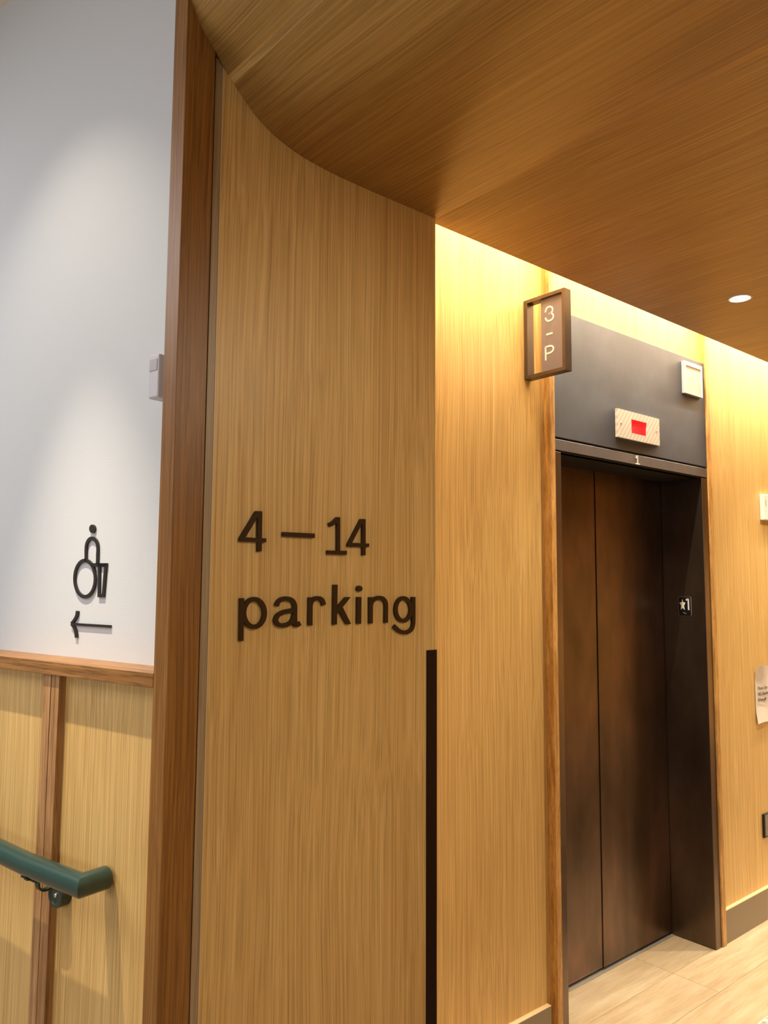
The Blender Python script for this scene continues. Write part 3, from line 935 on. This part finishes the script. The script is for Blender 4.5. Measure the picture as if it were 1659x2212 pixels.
# ------------------------------------------------------------------ lettering on the oak wall
GLYPH = {"4a":[["p",[[0.9134,1.7776],[0.9245,1.7781],[0.9249,1.6884],[0.9144,1.6876]]],["p",[[0.9079,1.7776],[0.9194,1.7781],[0.9197,1.7659],[0.914,1.7659],[0.8834,1.7181],[0.8836,1.7084],[0.8689,1.7083],[0.8687,1.7159]]],["p",[[0.8756,1.718],[0.9361,1.7179],[0.9359,1.7089],[0.8758,1.7085]]]],
    "dash":[["p",[[0.9801,1.7344],[1.0686,1.735],[1.0686,1.7246],[0.9803,1.7242]]]],
    "1":[["p",[[1.1334,1.7776],[1.1427,1.7782],[1.144,1.6945],[1.1343,1.6942]]],["p",[[1.1323,1.7776],[1.1389,1.778],[1.1369,1.7642],[1.1315,1.7629],[1.1261,1.7588],[1.1196,1.7554],[1.1127,1.7535],[1.109,1.7618],[1.1163,1.7648],[1.1237,1.7701]]],["p",[[1.1061,1.6966],[1.164,1.6974],[1.164,1.6877],[1.1062,1.6873]]]],
    "4b":[["p",[[1.2118,1.7776],[1.2219,1.778],[1.2226,1.6885],[1.2129,1.6878]]],["p",[[1.2061,1.7774],[1.2164,1.7779],[1.2166,1.766],[1.2103,1.7656],[1.1802,1.7178],[1.1803,1.7076],[1.1669,1.708],[1.1668,1.7146]]],["p",[[1.174,1.7176],[1.2339,1.7177],[1.2334,1.7091],[1.1742,1.7078]]]],
    "p":[["p",[[0.8732,1.585],[0.8833,1.5849],[0.8839,1.4925],[0.8739,1.4926]]],["c",[[0.9366,1.5518],[0.9361,1.545],[0.9343,1.5386],[0.9312,1.5328],[0.9271,1.5281],[0.9221,1.5246],[0.9165,1.5225],[0.9107,1.5219],[0.9048,1.5228],[0.8992,1.5252],[0.8941,1.529],[0.8899,1.5339],[0.8867,1.5397],[0.8846,1.5461],[0.8837,1.5528],[0.8842,1.5595],[0.886,1.5659],[0.8889,1.5716],[0.8929,1.5763],[0.8978,1.5799],[0.9033,1.5821],[0.9092,1.5828],[0.9151,1.582],[0.9208,1.5797],[0.9259,1.576],[0.9303,1.5711],[0.9336,1.5652],[0.9358,1.5587]]]],
    "a":[["r",[[0.9672,1.567],[0.9679,1.5685],[0.9685,1.5701],[0.9692,1.5716],[0.97,1.5731],[0.9709,1.5745],[0.972,1.5759],[0.9732,1.5771],[0.9746,1.5783],[0.9761,1.5794],[0.9778,1.5804],[0.9798,1.5812],[0.9821,1.582],[0.9845,1.5826],[0.987,1.5831],[0.9895,1.5833],[0.992,1.5835],[0.9947,1.5834],[0.9973,1.5832],[0.9998,1.5828],[1.0022,1.5822],[1.0044,1.5815],[1.0065,1.5805],[1.0085,1.5795],[1.0103,1.5782],[1.0119,1.5768],[1.0132,1.5752],[1.0143,1.5733],[1.0152,1.5713],[1.016,1.5693],[1.0166,1.5674],[1.0169,1.5661],[1.0171,1.5652],[1.0171,1.5642],[1.017,1.5625],[1.0171,1.5594],[1.0172,1.5548],[1.0173,1.5488],[1.0174,1.5421],[1.0175,1.5353],[1.0177,1.5288]]],["r",[[1.0163,1.5574],[1.0129,1.557],[1.0096,1.5565],[1.0062,1.5561],[1.0029,1.5556],[0.9996,1.5551],[0.9963,1.5546],[0.9931,1.5541],[0.9899,1.5535],[0.9868,1.5529],[0.9839,1.552],[0.9811,1.551],[0.9784,1.5499],[0.9758,1.5486],[0.9735,1.5472],[0.9716,1.5457],[0.9699,1.5441],[0.9686,1.5423],[0.9675,1.5404],[0.9667,1.5385],[0.9663,1.5367],[0.9663,1.5349],[0.9667,1.533],[0.9674,1.5313],[0.9684,1.5296],[0.9696,1.5281],[0.9712,1.5268],[0.9731,1.5257],[0.9752,1.5247],[0.9775,1.5238],[0.9798,1.5233],[0.9822,1.5229],[0.9847,1.5228],[0.9872,1.5229],[0.9898,1.5232],[0.9924,1.5236],[0.9949,1.5241],[0.9976,1.5248],[1.0002,1.5256],[1.0027,1.5266],[1.0049,1.5278],[1.0069,1.5293],[1.0086,1.5311],[1.0101,1.5329],[1.0115,1.5349],[1.0127,1.5369],[1.0137,1.5389],[1.0145,1.541],[1.0152,1.5432],[1.0158,1.5453],[1.0165,1.5475]]],["r",[[1.0176,1.5328],[1.0176,1.5316],[1.0175,1.5303],[1.0175,1.5291],[1.0175,1.5279],[1.0177,1.5268],[1.018,1.5259],[1.0184,1.525],[1.0189,1.5243],[1.0195,1.5236],[1.0202,1.5232],[1.021,1.5229],[1.0218,1.5228],[1.0228,1.5228],[1.0239,1.523],[1.025,1.5233],[1.0263,1.5238],[1.0277,1.5245],[1.0292,1.5253],[1.0307,1.5261],[1.0322,1.5269]]]],
    "r":[["p",[[1.0543,1.5859],[1.0656,1.5858],[1.0659,1.5208],[1.0549,1.5209]]],["r",[[1.0601,1.5669],[1.0607,1.5687],[1.0612,1.5705],[1.0618,1.5724],[1.0624,1.5741],[1.0633,1.5757],[1.0643,1.5771],[1.0655,1.5785],[1.0669,1.5798],[1.0683,1.5808],[1.0698,1.5817],[1.0715,1.5824],[1.0733,1.5829],[1.0752,1.5833],[1.0771,1.5835],[1.079,1.5836],[1.0809,1.5836],[1.0828,1.5835],[1.0848,1.5833],[1.0866,1.5829],[1.0883,1.5823],[1.0899,1.5815],[1.0914,1.5806],[1.0928,1.5795],[1.0941,1.5782],[1.0952,1.5768],[1.0961,1.5752],[1.0968,1.5733],[1.0975,1.5714],[1.0981,1.5694],[1.0987,1.5675]]]],
    "k":[["p",[[1.1255,1.6154],[1.1377,1.6155],[1.1367,1.5209],[1.1252,1.5207]]],["p",[[1.135,1.5602],[1.162,1.5857],[1.1772,1.5857],[1.1353,1.5435]]],["p",[[1.1433,1.5534],[1.1538,1.5613],[1.1793,1.5213],[1.1655,1.5208]]]],
    "i":[["p",[[1.198,1.586],[1.2108,1.5859],[1.2106,1.5207],[1.1979,1.5208]]],["p",[[1.2139,1.6062],[1.2135,1.604],[1.2122,1.602],[1.2103,1.6004],[1.2078,1.5994],[1.2051,1.5991],[1.2024,1.5994],[1.2,1.6004],[1.198,1.602],[1.1967,1.604],[1.1963,1.6062],[1.1967,1.6084],[1.1979,1.6104],[1.1998,1.612],[1.2022,1.613],[1.205,1.6134],[1.2077,1.613],[1.2102,1.612],[1.2121,1.6104],[1.2134,1.6084]]]],
    "n":[["p",[[1.2358,1.5852],[1.2476,1.5852],[1.2474,1.5205],[1.2365,1.5203]]],["r",[[1.2417,1.563],[1.2423,1.565],[1.2429,1.5671],[1.2435,1.5692],[1.2443,1.5712],[1.2453,1.573],[1.2466,1.5747],[1.2481,1.5763],[1.2497,1.5777],[1.2516,1.579],[1.2537,1.5802],[1.2562,1.5812],[1.2591,1.5822],[1.2621,1.5829],[1.2651,1.5835],[1.268,1.5837],[1.2706,1.5837],[1.2733,1.5835],[1.2758,1.583],[1.2782,1.5823],[1.2804,1.5815],[1.2824,1.5805],[1.2843,1.5793],[1.2859,1.578],[1.2874,1.5765],[1.2886,1.5748],[1.2896,1.5732],[1.2903,1.5715],[1.2909,1.5695],[1.2913,1.5671],[1.2916,1.5638],[1.2918,1.5594],[1.2918,1.5539],[1.2917,1.5481],[1.2917,1.5424],[1.2916,1.5375],[1.2916,1.5336],[1.2916,1.5302],[1.2916,1.5271],[1.2916,1.5241],[1.2915,1.5209]]]],
    "g":[["c",[[1.3758,1.553],[1.3752,1.5465],[1.3733,1.5404],[1.3702,1.5349],[1.3661,1.5304],[1.3612,1.527],[1.3558,1.525],[1.35,1.5244],[1.3443,1.5253],[1.3389,1.5275],[1.334,1.5311],[1.33,1.5357],[1.3269,1.5413],[1.325,1.5474],[1.3243,1.5538],[1.3249,1.5602],[1.3268,1.5663],[1.3298,1.5717],[1.3338,1.5763],[1.3386,1.5797],[1.344,1.5818],[1.3497,1.5825],[1.3555,1.5818],[1.3609,1.5796],[1.3659,1.576],[1.37,1.5714],[1.3732,1.5658],[1.3751,1.5596]]],["p",[[1.3781,1.5851],[1.3905,1.585],[1.3907,1.5264],[1.379,1.5267]]],["r",[[1.3847,1.5341],[1.3847,1.5307],[1.3849,1.5273],[1.3849,1.5239],[1.3849,1.5207],[1.3846,1.5176],[1.3841,1.5146],[1.3835,1.5117],[1.3827,1.509],[1.3816,1.5065],[1.3801,1.5042],[1.3782,1.5022],[1.376,1.5003],[1.3735,1.4988],[1.3707,1.4974],[1.3679,1.4964],[1.365,1.4956],[1.3618,1.495],[1.3584,1.4948],[1.3551,1.4947],[1.3518,1.495],[1.3486,1.4954],[1.3455,1.496],[1.3423,1.4969],[1.3391,1.4981],[1.3358,1.4996],[1.3323,1.5016],[1.3288,1.504],[1.3251,1.5067],[1.3215,1.5094],[1.3179,1.512]]]]}
ICON = {"head":[["p",[[0.4096,1.7484],[0.41,1.7452],[0.4116,1.7423],[0.4141,1.74],[0.4175,1.7386],[0.4213,1.7383],[0.4252,1.7389],[0.4288,1.7405],[0.4317,1.743],[0.4337,1.746],[0.4346,1.7494],[0.4342,1.7527],[0.4326,1.7556],[0.43,1.7578],[0.4266,1.7592],[0.4228,1.7596],[0.4189,1.7589],[0.4153,1.7572],[0.4124,1.7548],[0.4105,1.7518]]]],
    "body":[["r",[[0.4443,1.6688],[0.4446,1.6721],[0.4448,1.6755],[0.4451,1.6789],[0.4453,1.6822],[0.4455,1.6856],[0.4457,1.689],[0.446,1.6926],[0.4462,1.6961],[0.4463,1.6994],[0.4462,1.7024],[0.446,1.7051],[0.4457,1.7074],[0.4453,1.7096],[0.4446,1.7116],[0.4436,1.7136],[0.4424,1.7156],[0.441,1.7176],[0.4393,1.7194],[0.4374,1.7211],[0.4353,1.7225],[0.433,1.7236],[0.4303,1.7245],[0.4275,1.7252],[0.4247,1.7256],[0.4219,1.7256],[0.419,1.7251],[0.4159,1.7242],[0.413,1.7231],[0.4101,1.7217],[0.4077,1.7203],[0.4056,1.7187],[0.4037,1.717],[0.4021,1.7151],[0.4007,1.7131],[0.3995,1.7111],[0.3985,1.709],[0.3977,1.7069],[0.3972,1.7048],[0.3967,1.7024],[0.3964,1.6999],[0.3962,1.6973],[0.3961,1.6945],[0.3962,1.6916],[0.3963,1.6884],[0.3963,1.6847],[0.3962,1.6806],[0.396,1.6759],[0.3959,1.6711],[0.3958,1.6661],[0.3956,1.6613]]]],
    "wheel":[["c",[[0.4024,1.6264],[0.4026,1.6178],[0.4045,1.6095],[0.4079,1.6018],[0.4128,1.5951],[0.419,1.5895],[0.4262,1.5853],[0.4342,1.5827],[0.4427,1.5817],[0.4513,1.5824],[0.4598,1.5849],[0.4678,1.5889],[0.475,1.5944],[0.481,1.6012],[0.4858,1.609],[0.489,1.6175],[0.4905,1.6264],[0.4903,1.6352],[0.4884,1.6438],[0.4848,1.6516],[0.4797,1.6584],[0.4733,1.664],[0.4659,1.6681],[0.4577,1.6706],[0.4491,1.6714],[0.4404,1.6704],[0.432,1.6677],[0.4242,1.6635],[0.4172,1.6579],[0.4114,1.6511],[0.4068,1.6434],[0.4038,1.6351]]]],
    "seat":[["r",[[0.4166,1.6599],[0.3551,1.6593]]]],
    "footrest":[["c",[[0.3875,1.6596],[0.3611,1.6593],[0.3663,1.586],[0.3839,1.5858]]]],
    "shaft":[["r",[[0.4959,1.5133],[0.3315,1.5131]]]],
    "barb":[["r",[[0.472,1.5462],[0.4723,1.5441],[0.4725,1.5419],[0.4728,1.5397],[0.4733,1.5375],[0.4741,1.5353],[0.4753,1.5332],[0.4768,1.531],[0.4786,1.5289],[0.4805,1.5267],[0.4827,1.5246],[0.485,1.5225],[0.4876,1.5204],[0.4904,1.5183],[0.4932,1.5162],[0.496,1.5141]]],["r",[[0.4959,1.5133],[0.4932,1.5117],[0.4905,1.5102],[0.4878,1.5087],[0.4852,1.507],[0.4829,1.5051],[0.4809,1.5029],[0.479,1.5005],[0.4773,1.498],[0.4759,1.4954],[0.4746,1.4929],[0.4737,1.4905],[0.473,1.488],[0.4725,1.4855],[0.472,1.483],[0.4715,1.4806]]]]}


def glyph(name, key, parent, f, table, wa, wb, mat, label):
    bm = bmesh.new()
    for k, (kind, pts) in enumerate(table[key]):
        fk = lambda a, b_, c, k=k: f(a, b_, c * (1 + 0.02 * k))      # joined strokes: a hair apart in height
        if kind == 'p':
            prism(bm, pts, fk)
        else:
            stroke(bm, pts, fk, wa, wb, closed=kind == 'c')
    o = obj(name, bm, mat, parent)
    o['label'] = label
    return o


fs = lambda a, b_, c: (a, YSIGN - 0.007 * c, b_)
nums = empty('floor_numbers', (1.05, YSIGN, 1.69))
tag(nums, 'dark brown raised numerals reading 4 - 14 on the oak wall', 'sign')
for k, nm, lb in (('4a', 'numeral', 'numeral 4 before the dash'), ('dash', 'dash', 'long dash'), ('1', 'numeral', 'numeral 1 with a flat foot'), ('4b', 'numeral', 'last numeral 4')):
    glyph(nm, k, nums, fs, GLYPH, 0.0105, 0.0093, letter_m, lb)
word = empty('parking_lettering', (1.05, YSIGN, 1.52))
tag(word, 'dark brown raised lower-case word parking on the oak wall', 'sign')
for k in 'parking':
    glyph('letter', k, word, fs, GLYPH, 0.0108, 0.0095, letter_m, 'letter ' + k)

fw_ = lambda a, b_, c: wp(a, 0.096 - 0.0045 * c, b_)
wc = empty('wheelchair_symbol', wp(0.40, 0.096, 1.585))
tag(wc, 'black raised wheelchair user symbol on the white wall', 'symbol')
for k, lb in (('head', 'round head'), ('body', 'arched body'), ('wheel', 'large round wheel'), ('seat', 'seat bar'), ('footrest', 'tapering legs')):
    glyph(k, k, wc, fw_, ICON, 0.0092, 0.0086, symbol_m, lb)
ar = empty('arrow_symbol', wp(0.41, 0.096, 1.48))
tag(ar, 'black raised left-pointing arrow under the wheelchair symbol', 'arrow')
for k in ('shaft', 'barb'):
    glyph(k, k, ar, fw_, ICON, 0.0110, 0.0062, symbol_m, 'level shaft' if k == 'shaft' else 'curved arrow head')

# ------------------------------------------------------------------ motion sensor
ms = empty('motion_sensor', wp(0.152, 0.096, 2.032))
tag(ms, 'white motion sensor on the white wall, half hidden by the oak post', 'sensor')
obj('body', wbox(0.1335, 0.1705, 0.056, 0.096, 2.0335, 2.1350), sensor_m, ms, bevel=0.0045, seg=4)
obj('lens', wbox(0.1385, 0.1670, 0.0545, 0.070, 2.0960, 2.1235), grey_lens, ms, bevel=0.0015)

# ------------------------------------------------------------------ handrail
hr = empty('handrail', wp(0.2, 0.025, 0.92))
tag(hr, 'dark green tubular handrail with a returned end on the oak panelling', 'handrail')
RR = 0.0240
bm = bmesh.new()
tube(bm, [wp(3.4, -0.043, 1.25), wp(1.2, -0.043, 1.043), wp(0.62, -0.043, 0.9985), wp(0.50, -0.043, 0.9925), wp(0.40, -0.043, 0.9890), wp(0.2013, -0.043, 0.9900), wp(0.2013, 0.0135, 0.9900)], RR, 32)
obj('rail', bm, green_m, hr, smooth=True)
bk = obj('bracket', lathe([(0.0280, 0.0), (0.0280, 0.0235), (0.0265, 0.0250), (0.0205, 0.0250), (0.0190, 0.0235), (0.0, 0.0225)], wp(0.3676, 0.025, 0.9192), -WN, n_=40, cap1=False), green_dark, hr, smooth=True)
obj('screw', lathe([(0.0052, 0.0), (0.0052, 0.0022), (0.0035, 0.0034), (0.0018, 0.0034), (0.0018, 0.002)], wp(0.3676, 0.0030, 0.9192), -WN, n_=16), chrome, bk)
bm = bmesh.new()
# flat strap: under the rail, down in a loop, back to the disc
path = [(-0.058, 0.9655), (-0.043, 0.9645), (-0.034, 0.9600), (-0.030, 0.9510), (-0.0285, 0.9420), (-0.0235, 0.9340), (-0.0140, 0.9300), (-0.0040, 0.9310), (0.0030, 0.9350)]
sp = smooth_prof(path, 4)
stroke(bm, sp, lambda a, b_, c: wp(0.382 + 0.014 * c, a, b_), 0.0042, 0.0042)
obj('strap', bm, green_dark, hr, smooth=True)
obj('saddle', wbox(0.355, 0.418, -0.054, -0.032, 0.9625, 0.9662), green_dark, hr, bevel=0.001)
